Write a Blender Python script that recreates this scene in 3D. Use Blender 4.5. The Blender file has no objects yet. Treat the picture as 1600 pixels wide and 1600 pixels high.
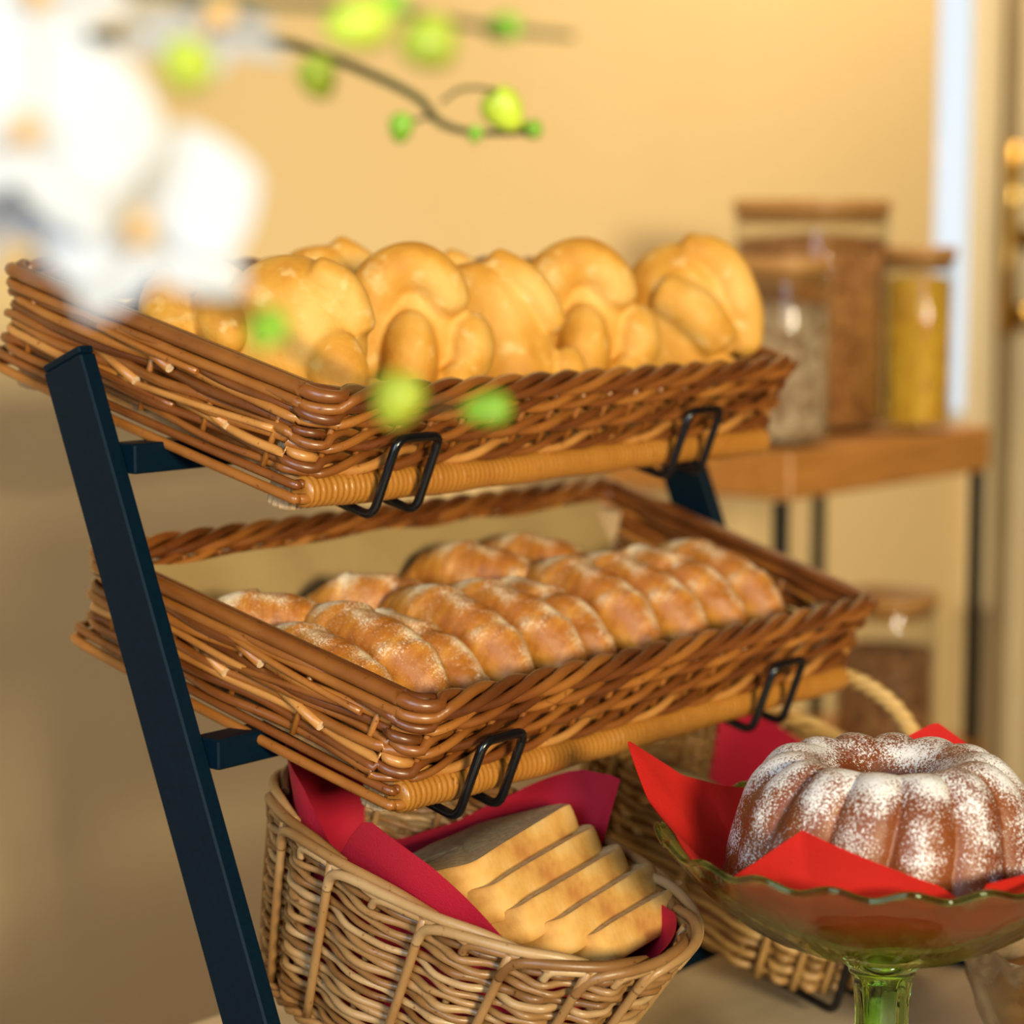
import bpy, math, random
import numpy as np
from mathutils import Vector, Matrix, noise as mnoise

# ------------------------------------------------------------------ camera, world, lights
SC = bpy.context.scene
COL = SC.collection
PI = math.pi
Z0 = 0.995                                   # the table top stands 0.75 m above the floor
CAMP = np.array([-1.0700, -0.7596, 0.2374])
FWD = np.array([0.765, 0.6333, -0.1167]); FWD /= np.linalg.norm(FWD)
RGT = np.array([0.6377, -0.7703, 0.0003]); RGT -= FWD * (RGT @ FWD); RGT /= np.linalg.norm(RGT)
UPV = np.cross(RGT, FWD)
FPX = 3500.3
cam = bpy.data.cameras.new('camera'); camo = bpy.data.objects.new('camera', cam); COL.objects.link(camo)
m = Matrix(((RGT[0], UPV[0], -FWD[0], CAMP[0]), (RGT[1], UPV[1], -FWD[1], CAMP[1]),
            (RGT[2], UPV[2], -FWD[2], CAMP[2] + Z0), (0, 0, 0, 1)))
camo.matrix_world = m
cam.sensor_width = 36; cam.lens = FPX / 1600 * 36
cam.clip_start = 0.05; cam.clip_end = 60
cam.dof.use_dof = True; cam.dof.focus_distance = 1.165; cam.dof.aperture_fstop = 4.4
SC.camera = camo
SC.view_settings.view_transform = 'Standard'; SC.view_settings.look = 'None'
SC.view_settings.gamma = 1; SC.view_settings.exposure = 0.0
SC.cycles.use_denoising = True
SC.cycles.max_bounces = 14; SC.cycles.transmission_bounces = 14; SC.cycles.diffuse_bounces = 2
SC.cycles.sample_clamp_indirect = 6.0; SC.cycles.caustics_reflective = False

w = bpy.data.worlds.new('daylight'); SC.world = w; w.use_nodes = True
bg = w.node_tree.nodes['Background']; bg.inputs[0].default_value = (0.80, 0.90, 1.0, 1); bg.inputs[1].default_value = 1.2

def area(name, loc, tgt, sx, sy, power, col, spread=PI):
    l = bpy.data.lights.new(name, 'AREA'); l.shape = 'RECTANGLE'; l.size = sx; l.size_y = sy
    l.energy = power; l.color = col; l.spread = spread
    o = bpy.data.objects.new(name, l); COL.objects.link(o)
    o.location = (loc[0], loc[1], loc[2] + Z0)
    d = Vector(tgt) - Vector(loc); o.rotation_euler = d.to_track_quat('-Z', 'Y').to_euler()
    return o
area('window_daylight', (-2.45, -0.75, 0.75), (-.2, 0, 0.0), 1.3, 1.4, 20, (0.62, 0.81, 1.0), math.radians(120))
area('room_lamp', (-2.25, -4.0, 0.86), (.55, .6, 0.15), 1.0, 0.7, 42, (1.0, 0.89, 0.60), math.radians(70))
area('lamp_over_wall', (1.75, 0.62, 1.62), (1.70, 0.95, 0.9), 1.2, 0.12, 15, (1.0, 0.82, 0.54), math.radians(110))

# ------------------------------------------------------------------ helpers
def at(px, py, t):                            # a point t metres in front of the camera along the ray of a pixel
    return CAMP + t * (FWD + (px - 800) / FPX * RGT - (py - 800.4) / FPX * UPV)
TH = 0.2551; CT, ST = math.cos(TH), math.sin(TH)
STEP = np.array([0.0, 0.0606, 0.1577])
def tier(i, p):                               # shelf frame (x, depth, normal) -> place frame
    p = np.asarray(p, float)
    o = np.stack([p[..., 0], p[..., 1] * CT - p[..., 2] * ST, p[..., 1] * ST + p[..., 2] * CT], -1)
    return o + STEP * i

class MB:
    def __init__(s): s.v = []; s.f = []; s.mi = []; s.sm = []; s.n = 0
    def add(s, V, F, mat=0, smooth=True):
        V = np.asarray(V, float).reshape(-1, 3)
        s.v.append(V); s.f += [tuple(int(i) + s.n for i in q) for q in F]
        s.mi += [mat] * len(F); s.sm += [smooth] * len(F); s.n += len(V)
    def grid(s, G, closed_u=False, closed_v=False, mat=0, smooth=True):
        G = np.asarray(G, float); a, b = G.shape[:2]; F = []
        for i in range(a if closed_u else a - 1):
            for j in range(b if closed_v else b - 1):
                F.append((i * b + j, i * b + (j + 1) % b, ((i + 1) % a) * b + (j + 1) % b, ((i + 1) % a) * b + j))
        s.add(G, F, mat, smooth)
    def tube(s, P, r, n=7, closed=False, caps=True, mat=0, flat=1.0, endmat=None):
        P = np.asarray(P, float); N = len(P)
        r = np.full(N, r) if np.isscalar(r) else np.asarray(r, float)
        T = (np.roll(P, -1, 0) - np.roll(P, 1, 0)) if closed else np.gradient(P, axis=0)
        T /= np.linalg.norm(T, axis=1)[:, None] + 1e-12
        ref = np.array([0, 0, 1.0]) if abs(T[0, 2]) < .9 else np.array([1.0, 0, 0])
        U = np.cross(ref, T[0]); U /= np.linalg.norm(U); Us = [U]
        for i in range(1, N):
            U = Us[-1] - T[i] * (Us[-1] @ T[i]); U /= np.linalg.norm(U) + 1e-12; Us.append(U)
        Us = np.array(Us); W = np.cross(T, Us)
        a = np.linspace(0, 2 * PI, n, endpoint=False)
        G = P[:, None] + r[:, None, None] * (np.cos(a)[None, :, None] * Us[:, None] + flat * np.sin(a)[None, :, None] * W[:, None])
        s.grid(G, closed_u=closed, closed_v=True, mat=mat)
        if caps and not closed:
            base = s.n - N * n
            em = mat if endmat is None else endmat
            s.f += [tuple(base + j for j in range(n))[::-1], tuple(base + (N - 1) * n + j for j in range(n))]
            s.mi += [mat, em]; s.sm += [False, False]
    def lathe(s, prof, n=48, c=(0, 0, 0), mat=0, fn=None, smooth=True):
        a = np.linspace(0, 2 * PI, n, endpoint=False); G = []
        for k, (r, z) in enumerate(prof):
            rr = np.full(n, float(r)); zz = np.full(n, float(z))
            if fn: rr, zz = fn(k, rr, zz, a)
            G.append(np.stack([c[0] + rr * np.cos(a), c[1] + rr * np.sin(a), c[2] + zz], 1))
        s.grid(G, closed_v=True, mat=mat, smooth=smooth)
    def obox(s, c, ax, ay, az, hx, hy, hz, bev=0.0, mat=0):     # oriented box with chamfered long edges
        c = np.asarray(c, float); ax, ay, az = [np.asarray(q, float) for q in (ax, ay, az)]
        b = bev; pr = [(hx - b, hy), (-hx + b, hy), (-hx, hy - b), (-hx, -hy + b), (-hx + b, -hy), (hx - b, -hy), (hx, -hy + b), (hx, hy - b)] if b > 0 else [(hx, hy), (-hx, hy), (-hx, -hy), (hx, -hy)]
        n = len(pr); V = []
        levels = [(-hz, b), (-hz + b, 0), (hz - b, 0), (hz, b)] if b > 0 else [(-hz, 0), (hz, 0)]
        for z, ins in levels:
            for x, y in pr:
                V.append(c + ax * (x - math.copysign(ins, x) if abs(x) > ins else x) + ay * (y - math.copysign(ins, y) if abs(y) > ins else y) + az * z)
        F = []
        for k in range(len(levels) - 1):
            for j in range(n): F.append((k * n + j, k * n + (j + 1) % n, (k + 1) * n + (j + 1) % n, (k + 1) * n + j))
        F.append(tuple(range(n))[::-1]); F.append(tuple((len(levels) - 1) * n + j for j in range(n)))
        s.add(V, F, mat, False)
    def box(s, x0, x1, y0, y1, z0, z1, bev=0.0, mat=0):
        s.obox(((x0 + x1) / 2, (y0 + y1) / 2, (z0 + z1) / 2), (1, 0, 0), (0, 1, 0), (0, 0, 1), (x1 - x0) / 2, (y1 - y0) / 2, (z1 - z0) / 2, bev, mat)
    def mesh(s, name, mats, origin=(0, 0, 0)):
        V = np.concatenate(s.v) - np.asarray(origin, float)
        me = bpy.data.meshes.new(name); me.from_pydata(V.tolist(), [], s.f)
        for mt in (mats if isinstance(mats, (list, tuple)) else [mats]): me.materials.append(mt)
        me.polygons.foreach_set('material_index', s.mi); me.polygons.foreach_set('use_smooth', s.sm)
        me.update(); recalc(me); return me

def tag(o, label=None, cat=None, group=None, kind=None):
    if label: o['label'] = label
    if cat: o['category'] = cat
    if group: o['group'] = group
    if kind: o['kind'] = kind
    return o
def thing(name, label, cat, origin, group=None):
    o = bpy.data.objects.new(name, None); COL.objects.link(o); o.empty_display_size = 0.02
    o.location = (origin[0], origin[1], origin[2] + Z0); o['_o'] = [float(q) for q in origin]
    return tag(o, label, cat, group)
def part(name, mb, mats, parent, label=None, kind=None):        # mesh data given in the place frame
    org = parent['_o']
    o = bpy.data.objects.new(name, mb.mesh(name, mats, org)); COL.objects.link(o); o.parent = parent; o['_o'] = org
    return tag(o, label, None, None, kind)
def single(name, mb, mats, origin, label=None, cat=None, group=None, kind=None):
    o = bpy.data.objects.new(name, mb.mesh(name, mats, origin)); COL.objects.link(o)
    o.location = (origin[0], origin[1], origin[2] + Z0)
    return tag(o, label, cat, group, kind)
def recalc(me):
    import bmesh
    b = bmesh.new(); b.from_mesh(me); bmesh.ops.recalc_face_normals(b, faces=b.faces); b.to_mesh(me); b.free()

def fillet(P, r, n=5):
    P = [np.asarray(p, float) for p in P]; out = [P[0]]
    for i in range(1, len(P) - 1):
        a, b, c = P[i - 1], P[i], P[i + 1]
        u = a - b; v = c - b; lu, lv = np.linalg.norm(u), np.linalg.norm(v); q = min(r, lu * .45, lv * .45)
        p0 = b + u / lu * q; p1 = b + v / lv * q
        for t in np.linspace(0, 1, n): out.append((1 - t) ** 2 * p0 + 2 * t * (1 - t) * b + t * t * p1)
    out.append(P[-1]); return np.array(out)
def smooth_path(P, n=8):                      # Catmull-Rom through the points
    P = np.asarray(P, float); P = np.vstack([2 * P[0] - P[1], P, 2 * P[-1] - P[-2]]); out = []
    for i in range(1, len(P) - 2):
        for t in np.linspace(0, 1, n, endpoint=False):
            a, b, c, d = P[i - 1], P[i], P[i + 1], P[i + 2]
            out.append(.5 * ((2 * b) + (c - a) * t + (2 * a - 5 * b + 4 * c - d) * t * t + (3 * b - a - 3 * c + d) * t ** 3))
    out.append(P[-2]); return np.array(out)

# ------------------------------------------------------------------ materials
class NT:
    def __init__(s, name):
        s.m = bpy.data.materials.new(name); s.m.use_nodes = True; s.t = s.m.node_tree; s.p = s.t.nodes['Principled BSDF']
        s.out = s.t.nodes['Material Output']
    def n(s, typ, **kw):
        nd = s.t.nodes.new(typ)
        for k, v in kw.items():
            if k.startswith('i_'):
                key = k[2:]; key = int(key) if key.isdigit() else key.replace('_', ' ')
                nd.inputs[key].default_value = v
            else: setattr(nd, k, v)
        return nd
    def l(s, a, b): s.t.links.new(a, b)
    def set(s, **kw):
        for k, v in kw.items(): s.p.inputs[k.replace('_', ' ')].default_value = v
    def noise(s, scale, detail=3, vec=None, sc=None, rough=.5):
        nd = s.n('ShaderNodeTexNoise'); nd.inputs['Scale'].default_value = scale; nd.inputs['Detail'].default_value = detail; nd.inputs['Roughness'].default_value = rough
        tc = s.n('ShaderNodeTexCoord'); src = tc.outputs['Object']
        if sc:
            mp = s.n('ShaderNodeMapping'); mp.inputs['Scale'].default_value = sc; s.l(src, mp.inputs[0]); src = mp.outputs[0]
        s.l(src, nd.inputs['Vector']); return nd.outputs['Fac']
    def ramp(s, fac, stops):
        r = s.n('ShaderNodeValToRGB'); e = r.color_ramp.elements
        while len(e) < len(stops): e.new(.5)
        for i, (p, c) in enumerate(stops):
            e[i].position = p; e[i].color = (*c, 1) if len(c) == 3 else c
        s.l(fac, r.inputs[0]); return r.outputs[0]
    def mix(s, fac, a, b, mode='MIX'):
        mx = s.n('ShaderNodeMix', data_type='RGBA', blend_type=mode)
        for sock, v in ((mx.inputs[0], fac), (mx.inputs[6], a), (mx.inputs[7], b)):
            if hasattr(v, 'is_output'): s.l(v, sock)
            else: sock.default_value = v if not isinstance(v, tuple) or len(v) == 4 else (*v, 1)
        return mx.outputs[2]
    def math(s, op, a, b=None, clamp=False):
        nd = s.n('ShaderNodeMath', operation=op); nd.use_clamp = clamp
        for sock, v in ((nd.inputs[0], a), (nd.inputs[1], b)):
            if v is None: continue
            if hasattr(v, 'is_output'): s.l(v, sock)
            else: sock.default_value = v
        return nd.outputs[0]
    def bump(s, h, strength=.3, dist=.001):
        b = s.n('ShaderNodeBump'); b.inputs['Strength'].default_value = strength; b.inputs['Distance'].default_value = dist
        s.l(h, b.inputs['Height']); s.l(b.outputs[0], s.p.inputs['Normal'])
    def color(s, c): s.l(c, s.p.inputs['Base Color'])

def mat_plain(name, col, rough=.5, var=.12, scale=30, **kw):
    t = NT(name); f = t.noise(scale)
    t.color(t.ramp(f, [(.3, tuple(q * (1 - var) for q in col)), (.7, tuple(min(1, q * (1 + var)) for q in col))]))
    t.set(Roughness=rough, **kw); return t.m
def mat_wicker(name, cols, rough=.38, coat=.45, sc=(14, 14, 60)):
    t = NT(name)
    g = t.n('ShaderNodeNewGeometry'); rnd = g.outputs['Random Per Island']
    n1 = t.noise(26, 3); f = t.math('ADD', t.math('MULTIPLY', rnd, .62), t.math('MULTIPLY', n1, .42))
    k = len(cols); c = t.ramp(f, [(.15 + .7 * i / (k - 1), cols[i]) for i in range(k)])
    sp = t.ramp(t.noise(260, 2), [(.0, (1, 1, 1)), (.66, (1, 1, 1)), (.74, (.35, .22, .15))])
    t.color(t.mix(.75, c, sp, 'MULTIPLY')); t.set(Roughness=rough, Coat_Weight=coat, Coat_Roughness=.28)
    t.bump(t.noise(420, 3), .25, .0006); return t.m

M = {}
M['cane'] = mat_wicker('brown_willow_cane', [(.075, .017, .003), (.19, .052, .008), (.36, .125, .020), (.58, .26, .065)])
M['cane_front'] = M['cane']
M['reed'] = mat_wicker('golden_reed_wrap', [(.20, .062, .008), (.34, .118, .014), (.48, .20, .030)], .33)
M['cut'] = mat_plain('cut_cane_end', (.62, .42, .24), .7, .25, 300)
M['pale'] = mat_wicker('pale_willow_cane', [(.11, .042, .010), (.23, .10, .028), (.36, .19, .070), (.50, .32, .155)], .42, .2)
M['oldcane'] = mat_wicker('dull_brown_willow_cane', [(.16, .075, .020), (.26, .13, .035), (.34, .18, .055), (.42, .24, .08)], .5, .1)
M['rope'] = mat_wicker('golden_twisted_cane', [(.42, .22, .06), (.58, .33, .10), (.66, .42, .15)], .45, .15)
def mat_wood(name, a, b, sc=(3, 60, 60), rough=.5):
    t = NT(name); f = t.noise(3.0, 5, sc=sc); t.color(t.ramp(f, [(.3, a), (.7, b)])); t.set(Roughness=rough); t.bump(f, .15, .001); return t.m
M['dowel'] = mat_wood('pale_dowel_wood', (.36, .22, .11), (.56, .38, .21), (90, 90, 6), .6)
M['oak'] = mat_wood('oak_board', (.40, .155, .03), (.56, .235, .055), (4, 50, 50), .45)
M['lid'] = mat_wood('bamboo_lid', (.42, .19, .05), (.58, .30, .10), (6, 60, 60), .45)
M['board'] = mat_wood('basket_floor_wood', (.30, .14, .045), (.42, .22, .08), (4, 60, 60), .6)
M['black'] = mat_plain('black_powder_coat', (.0005, .0080, .0175), .5, .15, 400, Specular_IOR_Level=.10)
M['wire'] = mat_plain('black_coated_wire', (.004, .004, .005), .22, .1, 100)
def mat_wall():
    t = NT('cream_yellow_plaster'); f = t.noise(3, 3)
    t.color(t.ramp(f, [(.3, (.80, .575, .285)), (.7, (.83, .605, .31))])); t.set(Roughness=.55); t.bump(t.noise(160, 4), .12, .002); return t.m
M['wall'] = mat_wall()
M['room'] = mat_plain('tan_plaster', (.34, .25, .15), .8, .04, 3)
M['white'] = mat_plain('painted_ceiling', (.40, .34, .26), .7, .03, 3)
M['floor'] = mat_wood('oak_floor', (.22, .12, .05), (.34, .19, .09), (3, 30, 30), .5)
M['table'] = mat_wood('light_wood_tabletop', (.64, .48, .30), (.76, .58, .37), (2, 14, 14), .42)
M['frame'] = mat_plain('cream_painted_window_wood', (.82, .66, .42), .4, .03, 5)
M['groove'] = mat_plain('grey_groove_shade', (.34, .25, .14), .5, .1, 8)  # shade inside the frame's groove, put into a darker colour
M['brass'] = mat_plain('brass_fitting', (.65, .40, .10), .25, .1, 30, Metallic=1.0)
def mat_paper(name, col, rough=.7, bump=.12, tr=.0):
    t = NT(name); f = t.noise(60, 4); t.color(t.ramp(f, [(.3, tuple(q * .93 for q in col)), (.7, col)])); t.set(Roughness=rough)
    v = t.n('ShaderNodeTexVoronoi'); v.inputs['Scale'].default_value = 900; tc = t.n('ShaderNodeTexCoord'); t.l(tc.outputs['Object'], v.inputs['Vector'])
    t.bump(v.outputs['Distance'], bump, .0006)
    if tr:
        d = t.n('ShaderNodeBsdfTranslucent'); d.inputs[0].default_value = (*col, 1); mx = t.n('ShaderNodeMixShader'); mx.inputs[0].default_value = tr
        t.l(t.p.outputs[0], mx.inputs[1]); t.l(d.outputs[0], mx.inputs[2]); t.l(mx.outputs[0], t.out.inputs[0])
    return t.m
M['red'] = mat_paper('crimson_paper_napkin', (.52, .004, .030), .75, .3, .18)
M['scarlet'] = mat_paper('scarlet_paper_napkin', (.72, .012, .006), .75, .3, .25)
M['liner'] = mat_paper('kraft_paper_liner', (.36, .235, .09), .75, .1)
def mat_roll():
    t = NT('golden_bread_crust'); a = t.noise(24, 4); b = t.noise(75, 4)
    c = t.ramp(a, [(.26, (.46, .165, .014)), (.46, (.66, .305, .040)), (.74, (.80, .49, .14))])
    c = t.mix(t.ramp(b, [(.58, (0, 0, 0)), (.80, (1, 1, 1))]), c, (.82, .56, .23, 1))
    t.color(c); t.set(Roughness=.58, Specular_IOR_Level=.3, Subsurface_Weight=.05, Subsurface_Scale=.004); t.bump(t.noise(120, 6, rough=.65), .6, .0018); return t.m
M['roll'] = mat_roll()
def mat_sugar(name, stops, lo, hi, nscale, crustbump=.5, up=0.2, sugar=(.88, .84, .80), attr=None, big=.45, bias=0.0):
    t = NT(name); a = t.noise(22, 4); c = t.ramp(t.math('ADD', t.math('MULTIPLY', t.noise(30, 4), .6), t.math('MULTIPLY', t.noise(10, 4, sc=(1.5, 14, 3)), .4)) if attr is None else a, stops)
    g = t.n('ShaderNodeTexCoord'); sx = t.n('ShaderNodeSeparateXYZ'); t.l(g.outputs['Normal'], sx.inputs[0])
    D = t.math('MULTIPLY', t.math('SUBTRACT', t.noise(42, 3), .5), big)
    D = t.math('ADD', D, t.math('MULTIPLY', sx.outputs['Z'], up))
    if attr:
        an = t.n('ShaderNodeAttribute', attribute_name=attr); D = t.math('ADD', D, t.math('MULTIPLY', an.outputs['Fac'], .42))
    D = t.math('ADD', D, bias, True)
    f = t.math('ADD', t.noise(nscale, 4, rough=.75), t.math('MULTIPLY', D, .36))
    k = t.ramp(f, [(lo, (0, 0, 0)), (hi, (1, 1, 1))])
    t.color(t.mix(k, c, (*sugar, 1))); t.set(Roughness=.5)
    t.bump(t.noise(150, 5), crustbump, .0014); return t.m
M['croissant'] = mat_sugar('croissant_crust', [(.30, (.20, .046, .005)), (.45, (.40, .125, .010)), (.58, (.58, .235, .026)), (.72, (.74, .39, .075))], .60, .78, 900, .7, .50, (.90, .72, .50), None, 2.6, -.13)
M['bundt'] = mat_sugar('bundt_crust', [(.3, (.16, .032, .005)), (.7, (.26, .066, .009))], .60, .74, 800, .7, .22, (.82, .78, .78), 'dust', 1.8, -.13)
def mat_slice(crust):
    t = NT('toast_crust' if crust else 'toast_crumb')
    if crust:
        c = t.ramp(t.noise(30, 4), [(.30, (.42, .15, .03)), (.48, (.66, .34, .08)), (.75, (.78, .52, .22))]); t.bump(t.noise(170, 5), .5, .001)
    else:
        c = t.ramp(t.noise(220, 4), [(.35, (.55, .38, .17)), (.65, (.72, .54, .28))]); t.bump(t.noise(300, 4), .9, .002)
    t.color(c); t.set(Roughness=.75); return t.m
M['crust'] = mat_slice(True); M['crumb'] = mat_slice(False)
def mat_glass(name, col, rough=.02, ior=1.5, vol=None, dens=0):
    t = NT(name); t.set(Transmission_Weight=1.0, Roughness=rough, IOR=ior); t.p.inputs['Base Color'].default_value = (*col, 1)
    if dens:
        v = t.n('ShaderNodeVolumeAbsorption'); v.inputs['Color'].default_value = (*vol, 1); v.inputs['Density'].default_value = dens; t.l(v.outputs[0], t.out.inputs['Volume'])
    return t.m
def half_thin(mt, col, f):
    t = mt.node_tree; tr = t.nodes.new('ShaderNodeBsdfTransparent'); tr.inputs[0].default_value = (*col, 1); mx = t.nodes.new('ShaderNodeMixShader'); mx.inputs[0].default_value = f
    t.links.new(t.nodes['Principled BSDF'].outputs[0], mx.inputs[1]); t.links.new(tr.outputs[0], mx.inputs[2]); t.links.new(mx.outputs[0], t.nodes['Material Output'].inputs[0])
M['greenglass'] = mat_glass('green_pressed_glass', (.33, .62, .20), .02, 1.4)
half_thin(M['greenglass'], (.84, .88, .68), .58)
M['rimglass'] = mat_glass('green_rim_glass', (.40, .60, .30), .03, 1.45)
M['stemglass'] = mat_glass('green_stem_glass', (.62, .90, .34), .02, 1.36)
def mat_thin(name, col, rough=.03, bs=None):     # a thin pane: Fresnel reflection over plain transparency
    t = NT(name); lw = t.n('ShaderNodeLayerWeight'); lw.inputs[0].default_value = .5
    k5 = t.math('ADD', t.math('MULTIPLY', t.math('POWER', lw.outputs['Facing'], 4.5), .8), .03)
    tr = t.n('ShaderNodeBsdfTransparent'); tr.inputs[0].default_value = (*col, 1); gl = t.n('ShaderNodeBsdfGlossy'); gl.inputs['Roughness'].default_value = rough
    mx = t.n('ShaderNodeMixShader'); t.l(k5, mx.inputs[0]); t.l(tr.outputs[0], mx.inputs[1]); t.l(gl.outputs[0], mx.inputs[2]); t.l(mx.outputs[0], t.out.inputs[0]); return t.m
M['glass'] = mat_thin('clear_glass', (.97, .97, .96))
M['cutglass'] = mat_glass('clear_cut_glass', (.93, .90, .84), .05); half_thin(M['cutglass'], (.93, .92, .88), .3)
def mat_petal():
    t = NT('white_orchid_petal'); t.color(t.ramp(t.noise(30), [(.3, (.70, .70, .73)), (.7, (.78, .77, .78))])); t.set(Roughness=.5)
    d = t.n('ShaderNodeBsdfTranslucent'); d.inputs[0].default_value = (.93, .93, .95, 1); mx = t.n('ShaderNodeMixShader'); mx.inputs[0].default_value = .4
    t.l(t.p.outputs[0], mx.inputs[1]); t.l(d.outputs[0], mx.inputs[2]); t.l(mx.outputs[0], t.out.inputs[0]); return t.m
M['petal'] = mat_petal()
M['lip'] = mat_plain('yellow_orchid_lip', (.90, .55, .22), .5, .1, 60)
M['bud'] = mat_plain('yellow_green_bud', (.50, .60, .045), .4, .3, 45, Subsurface_Weight=.2, Subsurface_Scale=.004)
M['budg'] = mat_plain('green_bud', (.24, .48, .03), .4, .3, 60)
M['stem'] = mat_plain('dark_green_stem', (.060, .070, .030), .45, .3, 60)
M['pot'] = mat_plain('white_ceramic_pot', (.75, .74, .70), .25, .03, 10)
M['soil'] = mat_plain('bark_soil', (.10, .06, .03), .9, .5, 120)
M['leaf'] = mat_plain('dark_green_leaf', (.05, .14, .03), .35, .2, 20)
def mat_grain(name, cols, sc):
    t = NT(name); v = t.n('ShaderNodeTexVoronoi'); v.inputs['Scale'].default_value = sc; tc = t.n('ShaderNodeTexCoord'); t.l(tc.outputs['Object'], v.inputs['Vector'])
    sp = t.n('ShaderNodeSeparateColor'); t.l(v.outputs['Color'], sp.inputs[0]); k = len(cols)
    t.color(t.ramp(sp.outputs[0], [(.05 + .9 * i / (k - 1), cols[i]) for i in range(k)])); t.set(Roughness=.8)
    t.bump(v.outputs['Distance'], .8, .004); return t.m
M['muesli'] = mat_grain('muesli_flakes', [(.22, .11, .05), (.50, .34, .19), (.62, .47, .30), (.30, .17, .09)], 110)
M['granola'] = mat_grain('brown_granola', [(.20, .065, .015), (.42, .17, .04), (.50, .22, .06), (.28, .10, .03)], 130)
M['flakes'] = mat_grain('yellow_corn_flakes', [(.72, .36, .02), (.82, .48, .03), (.62, .28, .02)], 90)
M['nuts'] = mat_grain('dark_dried_fruit', [(.10, .035, .012), (.26, .10, .03), (.38, .19, .08), (.14, .06, .03)], 90)
M['cookies'] = mat_grain('orange_brown_biscuits', [(.36, .14, .03), (.55, .26, .07), (.25, .09, .02)], 50)

# ------------------------------------------------------------------ the room
ZT = -0.245                                   # table top
b = MB(); WX0, WX1, WZ0, WZ1 = 2.012, 2.112, -0.035, 1.25; WXR = 2.52
YW = 0.95
b.box(-3.3, WX0, YW, YW + .12, -.995, 1.655); b.box(WXR, 3.2, YW, YW + .12, -.995, 1.655)
b.box(WX0, WXR, YW, YW + .12, -.995, WZ0); b.box(WX0, WXR, YW, YW + .12, WZ1, 1.655)
single('wall_back', b, M['wall'], (0, YW, 0), kind='structure')
b = MB(); b.box(-3.3, -3.2, -4.7, YW + .12, -.995, 1.655); single('wall_left', b, M['room'], (-3.2, 0, 0), kind='structure')
b = MB(); b.box(3.2, 3.3, -4.6, YW + .12, -.995, 1.655); single('wall_right', b, M['room'], (3.2, 0, 0), kind='structure')
b = MB(); b.box(-3.3, 3.3, -4.7, -4.6, -.995, 1.655); single('wall_front', b, M['room'], (0, -4.6, 0), kind='structure')
b = MB(); b.box(-3.3, 3.3, -4.7, YW + .12, -1.045, -.995); single('floor', b, M['floor'], (0, 0, -.995), kind='structure')
b = MB(); b.box(-3.3, 3.3, -4.7, YW + .12, 1.655, 1.70); single('ceiling', b, M['white'], (0, 0, 1.655), kind='structure')
wn = bpy.data.objects.new('window_1', None); COL.objects.link(wn); wn.location = (WX0, YW, WZ0 + Z0); wn['_o'] = [WX0, YW, WZ0]; wn['kind'] = 'structure'
b = MB(); b.box(WX0, WXR, YW + .004, YW + .010, WZ0, WZ1); part('glass_pane', b, M['glass'], wn)
b = MB(); b.box(WX1, WX1 + .055, YW - .03, YW, WZ0 - .30, WZ1 + .05, .004)
b.box(WX1 + .155, WXR + .05, YW - .03, YW, WZ0 - .9, WZ1 + .05, .004); part('window_frame', b, M['frame'], wn)
b = MB(); b.box(WX1 + .055, WX1 + .155, YW - .012, YW - .001, WZ0 - .9, WZ1 + .05); part('shaded_groove', b, M['groove'], wn)  # groove between the frame pieces, its shade painted as a grey strip
b = MB(); pa = [WX1 + .06, YW - .03, .0]
b.tube([(2.165, YW - .045, .10), (2.165, YW - .045, .22), (2.165, YW - .05, .30), (2.155, YW - .06, .40)], [.012, .010, .012, .016], 10)
b.tube([(2.22, YW - .03, .13), (2.22, YW - .075, .13)], .020, 12); b.tube([(2.235, YW - .03, .255), (2.235, YW - .08, .255)], .018, 12)
part('espagnolette_handle', b, M['brass'], wn)

# ------------------------------------------------------------------ table, rack
t = thing('serving_table', 'light wooden serving table under the bread stand and cake bowl', 'table', (.2, -.2, -.995))
b = MB(); b.box(-1.12, .60, -.62, .262, ZT - .03, ZT, .003); part('tabletop', b, M['table'], t)
for x in (-1.06, .54):
    for y in (-.56, .20): b = MB(); b.box(x - .025, x + .025, y - .025, y + .025, -.995, ZT - .03, .003); part('leg', b, M['table'], t)

t = thing('storage_rack', 'oak rack on thin black legs by the back wall, holding storage jars', 'rack', (1.0, .54, -.995))
BZ = .039
b = MB(); b.box(.797, 1.215, .43, .66, BZ - .049, BZ, .003); part('shelf_board', b, M['oak'], t)
b = MB(); b.box(.797, 1.215, .43, .66, -.35, -.318, .003); part('shelf_board', b, M['oak'], t)
for x, y in ((.787, .434), (1.19, .434), (.787, .64), (1.19, .64)):
    b = MB(); b.box(x - .0065, x + .0065, y - .0065, y + .0065, -.995, BZ - .049, .001)
    part('leg', b, M['wire'], t)

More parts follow.
